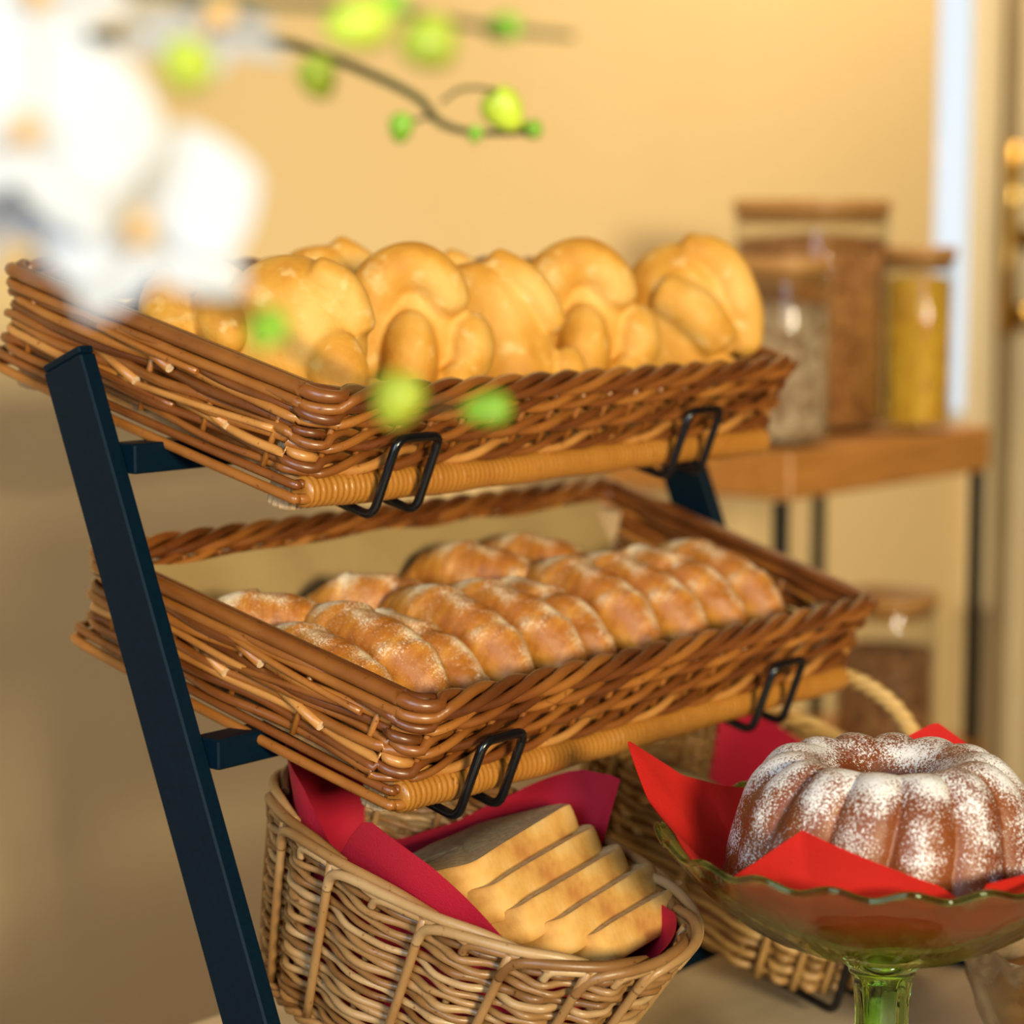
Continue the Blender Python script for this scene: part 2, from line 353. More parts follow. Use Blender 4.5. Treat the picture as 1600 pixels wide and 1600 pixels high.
def jar(x, y, z, r, h, fill, fm, label, grp):
    t = thing('storage_jar', label, 'jar', (x, y, z), grp)
    def outl(rr, n=40, k=3.2):
        a = np.linspace(0, 2 * PI, n, endpoint=False); c, s = np.cos(a), np.sin(a)
        return np.stack([rr * np.sign(c) * abs(c) ** (2 / k), rr * np.sign(s) * abs(s) ** (2 / k)], 1)
    def shell(b, prof, k=3.2):
        G = []
        for rr, zz in prof: o = outl(max(rr, 1e-4), k=k); G.append(np.column_stack([x + o[:, 0], y + o[:, 1], np.full(len(o), z + zz)]))
        b.grid(G, closed_v=True)
    b = MB(); shell(b, [(0, 0), (r * .93, 0), (r, .006), (r, h - .004), (r - .0015, h), (r - .003, h - .004), (r - .003, .008), (r * .9, .005), (0, .005)]); part('glass_body', b, M['glass'], t)
    b = MB(); shell(b, [(0, .006), (r * .88, .006), (r - .0045, .010), (r - .0045, fill), (r * .5, fill + .004), (0, fill + .006)]); part('filling', b, fm, t)
    b = MB(); shell(b, [(0, h - .012), (r - .004, h - .012), (r - .004, h), (r + .001, h), (r + .001, h + .012), (r - .002, h + .014), (0, h + .014)]); part('lid', b, M['lid'], t)
jar(.868, .487, BZ, .044, .175, .140, M['muesli'], 'shorter front storage jar of greyish muesli on the rack, beside the bread basket', 'storage jars on the rack')
jar(1.053, .57, BZ, .076, .238, .210, M['granola'], 'tallest and widest storage jar, filled with brown granola, behind the muesli jar', 'storage jars on the rack')
jar(1.125, .475, BZ, .035, .187, .165, M['flakes'], 'slim storage jar of bright yellow flakes at the right end of the rack', 'storage jars on the rack')
jar(1.135, .515, -.318, .052, .155, .105, M['nuts'], 'storage jar of dark dried fruit on the lower board of the rack', 'storage jars on the rack')

# ------------------------------------------------------------------ the tilted tray baskets
random.seed(4); rng = np.random.default_rng(4)
def tray(i, label, seed):
    rg = np.random.default_rng(seed)
    top = np.array([(-.225, 0, 0), (.225, 0, 0), (.2447, .2446, .001), (-.2447, .2446, .001)])
    bot = np.array([(-.2262, .010, -.046), (.2262, .010, -.046), (.247, .2400, -.038), (-.247, .2400, -.038)])
    if i == 1:
        top[2:, 2] += .003; top[:, 0] -= .0075; bot[:, 0] -= .0075
    org = tier(i, (0, .12, -.06))
    t = thing('tray_basket', label, 'basket', org, 'wicker tray baskets on the stand')
    def loop(tt, n_side=110, rc=.013, dz=0):
        C4 = bot + (top - bot) * tt
        pos = []; side = []; dist = []; nrm = []
        for k in range(4):
            a, bb = C4[k], C4[(k + 1) % 4]; L = np.linalg.norm(bb - a); u = (bb - a) / L; pv = C4[(k - 1) % 4]; w = (pv - a) / np.linalg.norm(pv - a)
            nn = np.cross(u, (0, 0, 1)); prev_n = np.cross(-w, (0, 0, 1))
            for q in np.linspace(0, 1, 9)[:-1]:
                pos.append((1 - q) ** 2 * (a + w * rc) + 2 * q * (1 - q) * a + q * q * (a + u * rc)); v = prev_n * (1 - q) + nn * q; nrm.append(v / np.linalg.norm(v))
                side.append(k if q > .5 else (k - 1) % 4); dist.append(-rc * (1 - q) if q > .5 else -rc * (1 - q))
            m = n_side if k % 2 == 0 else n_side // 2
            for q in np.linspace(rc, L - rc, m): pos.append(a + u * q); nrm.append(nn); side.append(k); dist.append(q)
        pos = np.array(pos); nrm = np.array(nrm); side = np.array(side); loop.dist = np.array(dist)
        cum = np.concatenate([[0], np.cumsum(np.linalg.norm(np.diff(pos, axis=0), axis=1))])
        # weight: 1 on front / back
        fr = (side % 2 == 0).astype(float); K = 9; ker = np.ones(K) / K
        wgt = np.convolve(np.concatenate([fr[-K:], fr, fr[:K]]), ker, 'same')[K:-K]
        return pos, nrm, cum, wgt
    up = np.array([0, 0, 1.0])
    b = MB(); rows = 9
    for j in range(rows):
        g, k = divmod(j, 3)
        tj = (j + .5) / rows * .96 + .01; tg = (g * 3 + 1.5) / rows * .95
        P, N, S, Wt = loop(tj); Pg, _, _, _ = loop(tg)
        P = P * (1 - Wt[:, None]) + Pg * Wt[:, None]
        th = 2 * PI * 5 * loop.dist / .424 + 2 * PI * (k - 1) / 3
        ph = rg.uniform(0, 6.28); ph2 = rg.uniform(0, 6.28); pp = rg.uniform(.10, .15)
        av = Wt * .0043 * np.sin(th) + (1 - Wt) * (.0009 * np.sin(2 * PI * S / .21 + ph) + .0004 * np.sin(2 * PI * S / .07 + ph2))
        an = Wt * .0042 * np.cos(th) + (1 - Wt) * .0030 * np.sin(2 * PI * S / pp + j * PI * .9 + ph * .3)
        r = .0029 + .00025 * np.sin(S * 17 + ph) - .0004 * (j == 0)
        b.tube(tier(i, P + N * an[:, None] + up * av[:, None]), r, 7, closed=True)
    if True:                                   # extra thin canes that cross between the rows on the ends
        for sgn in (-1, 1):
            for q in range(3):
                y0 = rg.uniform(.02, .12); y1 = y0 + rg.uniform(.08, .12); zt0 = rg.uniform(-.036, -.006); zt1 = zt0 + rg.choice([-1, 1]) * rg.uniform(.005, .010)
                zt1 = min(max(zt1, -.040), -.004)
                pts = []
                for s in np.linspace(0, 1, 14):
                    y = y0 + (y1 - y0) * s; x = .2265 + .080 * y + .0010 + .0030 * math.sin(PI * s)
                    pts.append((sgn * x - (.0075 if i == 1 else 0), y, zt0 + (zt1 - zt0) * s))
                b.tube(tier(i, np.array(pts)), .0021, 7)
    part('woven_side', b, M['cane'], t)
    # rim
    b = MB(); P, N, S, Wt = loop(1.0, 130)
    for k in range(4):
        th = 2 * PI * 4 * loop.dist / .424 + (PI / 4, 3 * PI / 4, -PI / 4, -3 * PI / 4)[k]
        zs = (.0030, .0030, -.0050, -.0050)[k]; ns = (.0022, -.0022, .0020, -.0020)[k]
        av = Wt * (.0050 * np.sin(th) + .001) + (1 - Wt) * zs
        an = Wt * .0050 * np.cos(th) + (1 - Wt) * ns
        r = Wt * .0032 + (1 - Wt) * (.0043 if k < 2 else .0032)
        b.tube(tier(i, P + N * an[:, None] + up * av[:, None]), r, 8, closed=True)
    part('rim_braid', b, M['cane'], t)
    # stakes
    b = MB()
    for k in range(4):
        n = 17 if k % 2 == 0 else 5
        for q in range(n):
            f = (q + .5) / n; a = bot[k] + (bot[(k + 1) % 4] - bot[k]) * f; c = top[k] + (top[(k + 1) % 4] - top[k]) * f
            b = MB(); b.tube(tier(i, np.array([a, (a + c) / 2, c])), .0019, 6); part('stake', b, M['cane'], t)
    # bottom runners on the ends
    for sgn in (-1, 1):
        b = MB(); dx = -.0075 if i == 1 else 0
        for r0, zz, yy, xo in ((.0030, -.0555, 0, 0), (.0026, -.0485, .004, -.0012)):
            pts = [(sgn * (.210) + dx, .004 + yy, zz + .001), (sgn * (.2245 + xo) + dx, .006 + yy, zz), (sgn * (.229 + xo) + dx, .020, zz), (sgn * (.239 + xo) + dx, .13, zz + .002),
                   (sgn * (.249 + xo) + dx, .232, zz + .006), (sgn * (.242 + xo) + dx, .246, zz + .006), (sgn * .225 + dx, .248, zz + .006)]
            b.tube(tier(i, smooth_path(pts, 6)), r0, 8)
        part('bottom_runner', b, M['cane'], t)
    # reed wrapped front and back bars
    for yy, r0, zz in ((.0095, .0090, -.0535), (.236, .0065, -.045)):
        b = MB(); L = .2215; xs = np.arange(-L, L, .0009); ph = np.cumsum(rg.uniform(.75, 1.25, len(xs))) * .0009 / .0042 * 2 * PI
        r = r0 - .0005 + .0013 * np.abs(np.sin(ph / 2)) ** .7 + .0004 * np.sin(xs * 90 + seed) + .0003 * np.sin(xs * 31)
        r[:3] *= (.6, .85, .95); r[-3:] *= (.95, .85, .6)
        pts = np.stack([xs + (-.0075 if i == 1 else 0), np.full(len(xs), yy), zz + .0006 * np.sin(xs * 23)], 1)
        b.tube(tier(i, pts), r, 16); part('reed_wrapped_bar', b, M['reed'], t)
    # corner dowels
    for sx in (-1, 1):
        for yy, zb in ((.026, -.0665), (.228, -.060)):
            b = MB(); x = sx * (.2115 + .07 * yy) + (-.0075 if i == 1 else 0)
            a = np.linspace(0, 2 * PI, 28, endpoint=False); rr = .0098 + .0004 * np.cos(a * 14)
            G = []
            for q, (z, k) in enumerate(((zb, .0), (zb, .93), (zb + .001, 1), (-.010, 1), (-.009, .9), (-.009, 0))):
                G.append(tier(i, np.column_stack([x + rr * k * np.cos(a), yy + rr * k * np.sin(a), np.full(28, z)])))
            b.grid(G, closed_v=True, smooth=False); part('corner_dowel', b, M['dowel'], t)
    # floor
    b = MB(); dx = -.0075 if i == 1 else 0
    V = [(-.222 + dx, .012, -.046), (.222 + dx, .012, -.046), (.240 + dx, .236, -.040), (-.240 + dx, .236, -.040)]
    V = V + [(x, y, z - .003) for x, y, z in V]
    b.add(tier(i, np.array(V)), [(0, 1, 2, 3), (7, 6, 5, 4), (0, 4, 5, 1), (1, 5, 6, 2), (2, 6, 7, 3), (3, 7, 4, 0)], 0, False)
    part('basket_floor', b, M['board'], t)
    # slanted cut ends of canes on the left end
    b = MB(); dx = -.0075 if i == 1 else 0
    for y, z in ((.105, -.012), (.058, -.030), (.128, -.026)):
        x = -(.2265 + .080 * y) - .0035 + dx
        p0 = np.array([x + .004, y + .045, z + .007]); p1 = np.array([x - .0002, y, z])
        b.tube(tier(i, np.array([p0, (p0 + p1) / 2, p1])), [.0022, .0026, .0028], 8, endmat=1)
    part('cut_cane_end', b, [M['cane'], M['cut']], t)
    return t
tray(1, 'upper brown wicker tray basket filled with pale knotted bread rolls', 11)
tray(0, 'lower brown wicker tray basket filled with sugared croissants', 23)

# ------------------------------------------------------------------ the stand
st = thing('bread_display_stand', 'black metal display stand with slanted posts and wire hooks, carrying the wicker baskets', 'display stand', (0, .03, ZT))
pd = np.array([0, .3982, 1.0]); pd /= np.linalg.norm(pd); pn = np.array([0, pd[2], -pd[1]])
for x0, x1 in ((-.2785, -.2675), (.2545, .2655)):
    tp = np.array([(x0 + x1) / 2, .2020, .1830]); hw = .0172
    tp = tp + pn * hw
    L = (tp[2] - ZT - .004) / pd[2]
    c = tp - pd * L / 2
    b = MB(); b.obox(c, (1, 0, 0), pn, pd, (x1 - x0) / 2, hw, L / 2 - .002, .0011)
    p = part('side_post', b, M['black'], st)
    b = MB(); b.obox(tp + pd * .0002, (1, 0, 0), pn, pd, (x1 - x0) / 2 - .0004, hw - .0004, .0022, .0008); part('end_cap', b, M['black'], p)
    b = MB(); b.box(x0, x1, -.14, .17, ZT, ZT + .010, .001); part('foot_bar', b, M['black'], st)
for y, z in ((.1805, .1245), (.1180, -.0305), (.0560, -.2150)):
    b = MB(); b.box(-.2675, .2545, y - .010, y + .010, z - .009, z + .0075, .001); part('crossbar', b, M['black'], st)
def hook(i, x, tilt=.010, low=-.0655):
    b = MB(); w = .0345; yf = -.007
    pts = [(x, .122, low - .001), (x, yf, low), (x + tilt, yf - .003, -.0205), (x + tilt + w, yf - .003, -.0205), (x + w, yf, low), (x + w, .122, low - .001)]
    b.tube(tier(i, fillet(pts, .007, 6)), .0027, 10); part('wire_hook', b, M['wire'], st)
for i in (1, 0):
    hook(i, -.1865, .0055); hook(i, .0965 if i == 0 else .0885, .004)
hook(-1.05, .0990, -.004, -.0700); hook(-1.05, -.186, .004, -.0612)

# ------------------------------------------------------------------ paper liner in the lower basket
b = MB(); G = []
for u in np.linspace(-.212, .222, 50):
    row = []
    for q in np.linspace(0, 1, 26):
        if q < .72: y = .016 + (.208 - .016) * q / .72; z = -.0425
        else: s = (q - .72) / .28; y = .208 + .026 * s; z = -.0425 + .038 * s ** 1.1
        z += .0012 * math.sin(u * 60 + q * 9) + .001 * math.sin(u * 23 - q * 17); row.append((u, y - .002 * math.sin(u * 41) ** 2, z))
    G.append(row)
G = np.array(G); b.grid(tier(0, G)); b.grid(tier(0, G - np.array([0, 0, .0004])))
single('paper_liner', b, M['liner'], tier(0, (0, .12, -.043)), 'brown paper sheet lining the lower tray basket under the croissants', 'paper liner')

# ------------------------------------------------------------------ croissants
def croissant_mesh(seed, L=.150, R=.0235, bend=1.15):
    rg = np.random.default_rng(seed); nu, nv = 84, 32
    b = MB(); G = []
    arcR = L / (2 * math.sin(bend)) if bend < PI / 2 else L / 2
    ridges = 7
    for u in np.linspace(-1, 1, nu):
        an = u * bend; cy = arcR * math.sin(an); cz = arcR * (math.cos(an) - 1)
        base = R * max(0, math.cos(u * PI / 2)) ** (1.30 if u < 0 else .90) * (1 - .06 * math.cos(u * 9)) + .0010
        T = np.array([0, math.cos(an), -math.sin(an)]); Nn = np.array([0, math.sin(an), math.cos(an)])
        row = []
        for v in np.linspace(0, 2 * PI, nv, endpoint=False):
            ss = (u + .10 * math.cos(v - .6)) * ridges / 2
            fr = (abs(ss) + .37 * seed) % 1.0; step = (.105 - .05 * abs(u)) * (1 - fr) ** 1.5
            rr = base * (.90 + step + .05 * mnoise.noise(Vector((u * 3, math.cos(v) * 1.3, math.sin(v) * 1.3 + seed))))
            row.append((rr * .92 * math.cos(v), cy + Nn[1] * rr * math.sin(v), cz + Nn[2] * rr * math.sin(v)))
        G.append(row)
    b.grid(G, closed_v=True); n = nu * nv
    b.f += [tuple(range(nv))[::-1], tuple(n - nv + j for j in range(nv))]; b.mi += [0, 0]; b.sm += [True, True]
    return b.mesh('croissant', M['croissant'])
CM = [croissant_mesh(s, R=r_, bend=bd) for s, r_, bd in ((1, .0245, 1.22), (5, .0230, 1.12), (9, .0250, 1.28))]
def tier_rot(i, rx=0, ry=0, rz=0):
    return Matrix.Rotation(TH, 4, 'X') @ Matrix.Rotation(rz, 4, 'Z') @ Matrix.Rotation(ry, 4, 'Y') @ Matrix.Rotation(rx, 4, 'X')
def place(o, i, p, rx=0, ry=0, rz=0, sc=(1, 1, 1)):
    q = tier(i, p); o.matrix_world = Matrix.Translation((q[0], q[1], q[2] + Z0)) @ tier_rot(i, rx, ry, rz) @ Matrix.Diagonal((*sc, 1))
CR = [(-.205, .088, .011, 'croissant at the left end of the lower basket, heavily dusted with sugar at its tip'),
      (-.170, .088, .0185, 'second croissant from the left end, arching just behind the first one'),
      (-.132, .085, .010, 'third croissant from the left, lower with a rounded bare golden flank'),
      (-.093, .088, .018, 'fourth croissant from the left, with a sugared ridge above its golden front'),
      (-.050, .087, .018, 'fifth croissant from the left in the middle of the lower basket'),
      (-.008, .091, .014, 'sixth croissant from the left, sugary crown below the tall one behind it'),
      (.032, .090, .022, 'seventh croissant from the left, taller with a broad sugared hump'),
      (.072, .084, .022, 'eighth croissant, third from the right end of the front row'),
      (.117, .086, .023, 'ninth croissant, next to last at the right end of the basket'),
      (.164, .086, .021, 'croissant at the far right end of the lower basket, beside the wicker wall')]
crp = bpy.data.objects.new('croissant', CM[0]); first = True
for k, (x, y, zt, lab) in enumerate(CR):
    o = crp if first else crp.copy()
    first = False; o.data = CM[(k * 2) % 3]; COL.objects.link(o)
    random.seed(k + 3)
    place(o, 0, (x, y, zt - .0265), random.uniform(-.05, .10), -.10 + random.uniform(-.06, .06), random.uniform(-.05, .12), (.90, 1.0, 1.0))
    tag(o, lab, 'croissant', 'croissants in the lower basket')
for k, (x, y, z, lab, rz) in enumerate(((-.186, .150, -.034, 'croissant lying in the back row behind the two leftmost ones', .9), (-.085, .155, -.036, 'croissant in the back row against the paper, behind the fourth one', .7),
        (.020, .165, -.034, 'croissant in the back row, its dark crust rising behind the sixth and seventh ones', .5), (.085, .170, -.036, 'croissant in the back row at the right, mostly hidden by the front row', .5))):
    o = crp.copy(); o.data = CM[k % 3]; COL.objects.link(o)
    place(o, 0, (x, y, z + .018), .0, 0, rz, (.9, .85, .95)); tag(o, lab, 'croissant', 'croissants in the lower basket')

# ------------------------------------------------------------------ knotted rolls
def voxelize(mb, vox, smooth, name, mat):
    me = mb.mesh('tmp', mat); o = bpy.data.objects.new('tmp', me); COL.objects.link(o)
    r = o.modifiers.new('r', 'REMESH'); r.mode = 'VOXEL'; r.voxel_size = vox; r.use_smooth_shade = True
    s = o.modifiers.new('s', 'SMOOTH'); s.factor = .5; s.iterations = smooth
    dg = bpy.context.evaluated_depsgraph_get(); ev = o.evaluated_get(dg); out = bpy.data.meshes.new_from_object(ev, depsgraph=dg)
    out.name = name; bpy.data.objects.remove(o); out.materials.clear(); out.materials.append(mat)
    out.polygons.foreach_set('use_smooth', [True] * len(out.polygons)); return out
def strand(b, pts, rad, flat=1.0):
    P = smooth_path(pts, 8); n = len(P)
    r = np.interp(np.linspace(0, 1, n), np.linspace(0, 1, len(rad)), rad)
    e = np.linspace(0, 1, n); cap = np.minimum(1, np.sqrt(np.minimum(e, 1 - e) * 14 + .02)); b.tube(P, r * cap, 14, flat=flat)
# a roll stands upright: x across, z up, y = thickness (front face towards -y)
def roll_mesh(v):
    b = MB()
    def E(c, rx, ry, rz):
        b.grid(np.array([[(c[0] + rx * math.sin(p) * math.cos(a), c[1] + ry * math.sin(p) * math.sin(a), c[2] - rz * math.cos(p)) for a in np.linspace(0, 2 * PI, 28, endpoint=False)] for p in np.linspace(.02, PI - .02, 20)]), closed_v=True)
    if v == 0:      # arch over a centre knob with side lobes
        E((-.004, .006, -.012), .036, .024, .043)
        strand(b, [(-.026, -.006, -.042), (-.028, -.010, -.010), (-.019, -.010, .017), (0, -.010, .027), (.016, -.009, .017), (.023, -.006, -.002)], [.014, .016, .0155, .0145, .014, .012])
        E((-.001, -.020, -.027), .0165, .016, .029); E((.034, -.002, -.018), .0135, .016, .021); E((.026, -.012, -.044), .012, .012, .018)
    elif v == 1:    # floury dome with a crease and a knob on the right
        E((-.007, .002, -.010), .041, .028, .047)
        strand(b, [(.004, -.010, .028), (.022, -.007, .016), (.031, -.003, -.008)], [.010, .0115, .010])
        E((.019, -.018, -.026), .0165, .014, .022); E((.035, -.006, -.044), .0125, .013, .016)
    elif v == 2:    # smooth elongated roll seen from the side
        strand(b, [(-.014, .002, .030), (-.012, .001, .010), (.000, 0, -.022), (.008, 0, -.054)], [.020, .028, .031, .028])
        strand(b, [(-.006, -.006, .031), (.018, -.010, .014), (.032, -.010, -.014)], [.010, .0105, .009]); E((.038, -.006, -.038), .0105, .012, .018)
    else:           # tall dome with diagonal folds
        E((-.006, .002, -.008), .036, .026, .048)
        strand(b, [(-.006, -.004, .036), (.020, -.006, .028), (.034, -.004, .000), (.036, -.002, -.030)], [.011, .0125, .0125, .010])
        strand(b, [(-.020, -.016, .010), (.004, -.019, -.004), (.022, -.014, -.026)], [.013, .0155, .013])
        E((.020, -.014, -.046), .018, .013, .018)
    return voxelize(b, .0016, 14, 'knotted_roll', M['roll'])
RM = [roll_mesh(v) for v in range(4)]
rp = bpy.data.objects.new('knotted_bread_roll', RM[0]); first = True
VIEWZ = math.atan2(-RGT[1], RGT[0])           # turning a roll's face towards the room
# mesh, x, y, z, roll (lean), turn, scale, label
RO = [(1, -.160, .095, .013, -.02, .78, 1.10, 'large round knotted roll with a floury crust, leftmost of the upright rolls'),
      (0, -.061, .100, .015, .02, .74, 1.06, 'knotted roll with a clear arch around a centre knob, second of the upright rolls'),
      (2, .020, .100, .014, -.05, .70, 1.12, 'smoother elongated roll turned sideways in the middle of the upper basket'),
      (0, .097, .095, .017, .02, .60, 1.12, 'broad knotted roll with an open loop, second from the right'),
      (3, .192, .078, .020, .00, .80, 1.14, 'tallest golden roll at the far right end of the upper basket')]
for k, (v, x, y, z, ry, rz, s, lab) in enumerate(RO):
    o = rp if first else rp.copy(); first = False; o.data = RM[v]; COL.objects.link(o)
    q = tier(1, (x, y, z)); sx = 1
    o.matrix_world = Matrix.Translation((q[0], q[1], q[2] + Z0)) @ Matrix.Rotation(-VIEWZ + (.78 - rz) * .6, 4, 'Z') @ Matrix.Rotation(-.10, 4, 'X') @ Matrix.Rotation(ry, 4, 'Y') @ Matrix.Diagonal((s * sx, s, s, 1))
    tag(o, lab, 'bread roll', 'knotted rolls in the upper basket')
for v, x, y, z, rx, rz, s, lab in ((0, -.180, .150, .000, -1.0, -.5, 1.0, 'knotted roll lying low at the left end of the upper basket, half under the orchid'),
                              (1, -.100, .185, -.032, -.9, .3, .85, 'roll lying behind the large floury one, mostly hidden'),
                              (2, -.022, .200, .004, -.2, -.7, .9, 'roll peeping out between the first two upright rolls, at the back rim'),
                              (1, .075, .200, -.004, -.6, -.7, .95, 'roll hidden at the back between the middle upright rolls')):
    o = rp.copy(); o.data = RM[v]; COL.objects.link(o); q = tier(1, (x, y, z))
    o.matrix_world = Matrix.Translation((q[0], q[1], q[2] + Z0)) @ Matrix.Rotation(rz, 4, 'Z') @ Matrix.Rotation(rx, 4, 'X') @ Matrix.Diagonal((s, s, s, 1))
    tag(o, lab, 'bread roll', 'knotted rolls in the upper basket')

# ------------------------------------------------------------------ oval bread basket
def sup(a, bx, ay, k=2.4):
    c, s = np.cos(a), np.sin(a); return bx * np.sign(c) * np.abs(c) ** (2 / k), ay * np.sign(s) * np.abs(s) ** (2 / k)
def weave(i, cx, prof, nst, rows, rc, amp, k, H0, r_stake, t, mat, rimfn=None, every=2, ripple=.0):
    """prof(tt) -> (half x, half y, centre y, z) of the wall at height fraction tt"""
    nA = nst * 8; A = np.linspace(0, 2 * PI, nA, endpoint=False)
    def ring(tt, off=0, a=A):
        bx, ay, cy, z = prof(tt); x, y = sup(a, bx, ay, k); e = 1e-3; x1, y1 = sup(a + e, bx, ay, k); x0, y0 = sup(a - e, bx, ay, k)
        T = np.stack([x1 - x0, y1 - y0], -1); T /= np.linalg.norm(T, axis=-1)[..., None] + 1e-12; N = np.stack([T[..., 1], -T[..., 0]], -1)
        o = off if np.ndim(off) == 0 else np.asarray(off)
        return np.stack([cx + x + N[..., 0] * o, cy + y + N[..., 1] * o, np.full(np.shape(x), z)], -1)
    b = MB(); rg = np.random.default_rng(nst)
    for j in range(rows):
        tt = (j + .5) / rows; off = amp * np.cos(A * nst / every) * (-1) + (amp * .35) * (-1) ** j * np.cos(A * nst)
        P = ring(tt, off); P[:, 2] += rg.normal(0, .0002) + .0007 * np.sin(A * nst / every * 1.0 + j * 2.1)
        b.tube(tier(i, P), rc * (1 + .12 * np.sin(A * 5 + j)), 6, closed=True)
    part('woven_side', b, mat, t)
    b = MB()
    for q in range(nst):
        a = 2 * PI * q / nst; out = (q % every == 0)
        of = (amp * 1.0 + .0004) if out else -amp * .8
        pts = [ring(tt, of, np.array([a]))[0] for tt in np.linspace(0, 1.0, 9)]
        b = MB(); b.tube(tier(i, np.array(pts)), r_stake if out else r_stake * .8, 7); part('stake', b, mat, t)
    return ring
BB = -1.05
def bprof(tt):
    e = tt ** .8
    return (.060 + .0195 * e, .098 + .029 * e, .112 - .020 * e, -.052 + .105 * tt)
bt = thing('bread_basket', 'pale oval willow basket holding toast slices, on the lowest tier of the stand', 'basket', tier(BB, (-.166, .10, -.055)))
ring = weave(BB, -.166, bprof, 30, 19, .00225, .0028, 2.35, -.05, .0026, bt, M['pale'])
b = MB()
for q in range(15):                            # the border: each upright bends over and runs along the rim
    a0 = 2 * PI * q / 15; step = 2 * PI / 15; pts = []
    for s, tt, of in ((0, .84, .0034), (.05, .93, .0042), (.22, .985, .0050), (.6, 1.015, .0046), (1.1, 1.03, .0030), (1.6, 1.035, .0000), (2.05, 1.00, -.0030)):
        pts.append(ring(tt, of, np.array([a0 + s * step]))[0])
    b.tube(tier(BB, smooth_path(pts, 7)), .0029, 8)
    pts = []
    for s, tt, of in ((.5, .90, .0030), (.56, .965, .004), (.9, .985, .0032), (1.5, .985, .0010), (2.0, .965, -.003)):
        pts.append(ring(tt, of, np.array([a0 + s * step]))[0])
    b.tube(tier(BB, smooth_path(pts, 6)), .0024, 8)
part('rim_border', b, M['pale'], bt)
b = MB(); A = np.linspace(0, 2 * PI, 160, endpoint=False)
for s3 in range(3):
    P = ring(0.0, .0030 + .0022 * np.cos(A * 20 + s3 * 2.09), A); P[:, 2] += -.001 + .0022 * np.sin(A * 20 + s3 * 2.09); b.tube(tier(BB, P), .0023, 6, closed=True)
G = [];
for f in np.linspace(0.001, 1, 6): P = ring(0.0, 0, A); P = P * 0 + np.array([-.166, .112, P[0, 2]]) + (P - np.array([-.166, .112, P[0, 2]])) * [f, f, 1]; G.append(tier(BB, P))
b.grid(G, closed_v=True); part('basket_bottom', b, M['pale'], bt)

# crimson napkin lining: follows the wall and sticks out above the rim in corners
def napkin(name, fn, nA, nS, mat, org, label, grp, thick=.0005):
    A = np.linspace(0, 2 * PI, nA, endpoint=False); G = np.array([[fn(a, s) for a in A] for s in np.linspace(0, 1, nS)])
    b = MB(); b.grid(G, closed_v=True); b.grid(G - np.array([0, 0, thick]), closed_v=True)
    return single(name, b, mat, org, label, 'napkin', grp)
HT = [(0, .044), (.25, .014), (.5, -.014), (.75, -.030), (1.0, -.040), (1.12, -.036), (1.3, .030), (1.6, .045), (2.2, .050), (2.6, .030), (2.83, .004), (2.90, .010), (3.08, .043), (3.3, .034), (3.5, .022), (3.73, .008), (3.9, -.008), (4.6, -.010), (5.0, -.002), (5.35, .010), (5.6, .006), (5.9, -.004), (6.08, -.004), (6.16, .050), (6.2832, .044)]
HA = [q[0] for q in HT]; HV = [q[1] for q in HT]
def nap1(a, s):
    h = float(np.interp(a, HA, HV)); Htot = .093 + h
    if s < .35: f = s / .35; P = ring(.04, -.008, np.array([a]))[0]; c = np.array([-.166, .112, P[2]]); p = c + (P - c) * f; p[2] = -.047
    else:
        f = (s - .35) / .65; z = f * Htot; tt = .04 + z / .105
        wob = .0015 * math.sin(a * 9 + f * 5)
        p = ring(min(tt, 1.0), -.0075 + wob, np.array([a]))[0]; ex = max(0, tt - 1.0)
        if ex > 0: n = p - np.array([-.166, .092, p[2]]); n /= np.linalg.norm(n); p = p + n * ex * .105 * .30; p[2] += ex * .105
    return tier(BB, p)
napkin('paper_napkin', nap1, 150, 34, M['red'], tier(BB, (-.166, .10, -.04)), 'crimson paper napkin lining the oval basket under the toast slices', None)

# toast slices
def slice_mesh(w, d, h, seed):
    rg = np.random.default_rng(seed); n = 64; a = np.linspace(0, 2 * PI, n, endpoint=False)
    x, y = sup(a, w / 2, d / 2, 7); wob = 1 + .010 * np.sin(a * 3 + seed) + .006 * np.sin(a * 7 + seed * 2)
    b = MB(); x = x * wob; y = y * wob
    y = y + .004 * (np.cos(x / w * PI * 1.6)) * (y > 0)
    def lev(f, z): return np.stack([x * f, y * f, np.full(n, z) + .0006 * np.sin(a * 4 + seed)], 1)
    b.grid([lev(.975, -h / 2), lev(.993, -h / 2 + .0008), lev(1.0, -h * .2), lev(1.002, 0), lev(1.0, h * .25), lev(.993, h / 2 - .0008), lev(.975, h / 2)], closed_v=True, mat=0)
    for z, sg in ((-h / 2, -1), (h / 2, 1)):
        b.grid([lev(.975, z), lev(.7, z), lev(.35, z), lev(.01, z)][::sg], closed_v=True, mat=1)
    me = b.mesh('toast_slice', [M['crust'], M['crumb']]); recalc(me); return me
SM = [slice_mesh(.110, .094, .0195, s) for s in (1, 2, 3)]
sp_ = bpy.data.objects.new('toast_slice', SM[0]); first = True
SL = [(-.163, .100, .0450, .60, .16, 1.08, 'topmost toast slice at the back of the fan, its whole cut face showing'),
      (-.160, .083, .0395, .60, .14, 1.04, 'second toast slice from the top of the fan'),
      (-.155, .066, .0340, .60, .14, 1.00, 'middle toast slice of the fan in the oval basket'),
      (-.142, .052, .0280, .60, .12, 1.00, 'fourth toast slice from the top, just above the frontmost one'),
      (-.127, .037, .0220, .60, .09, .92, 'lowest and frontmost toast slice, nearest the basket rim')]
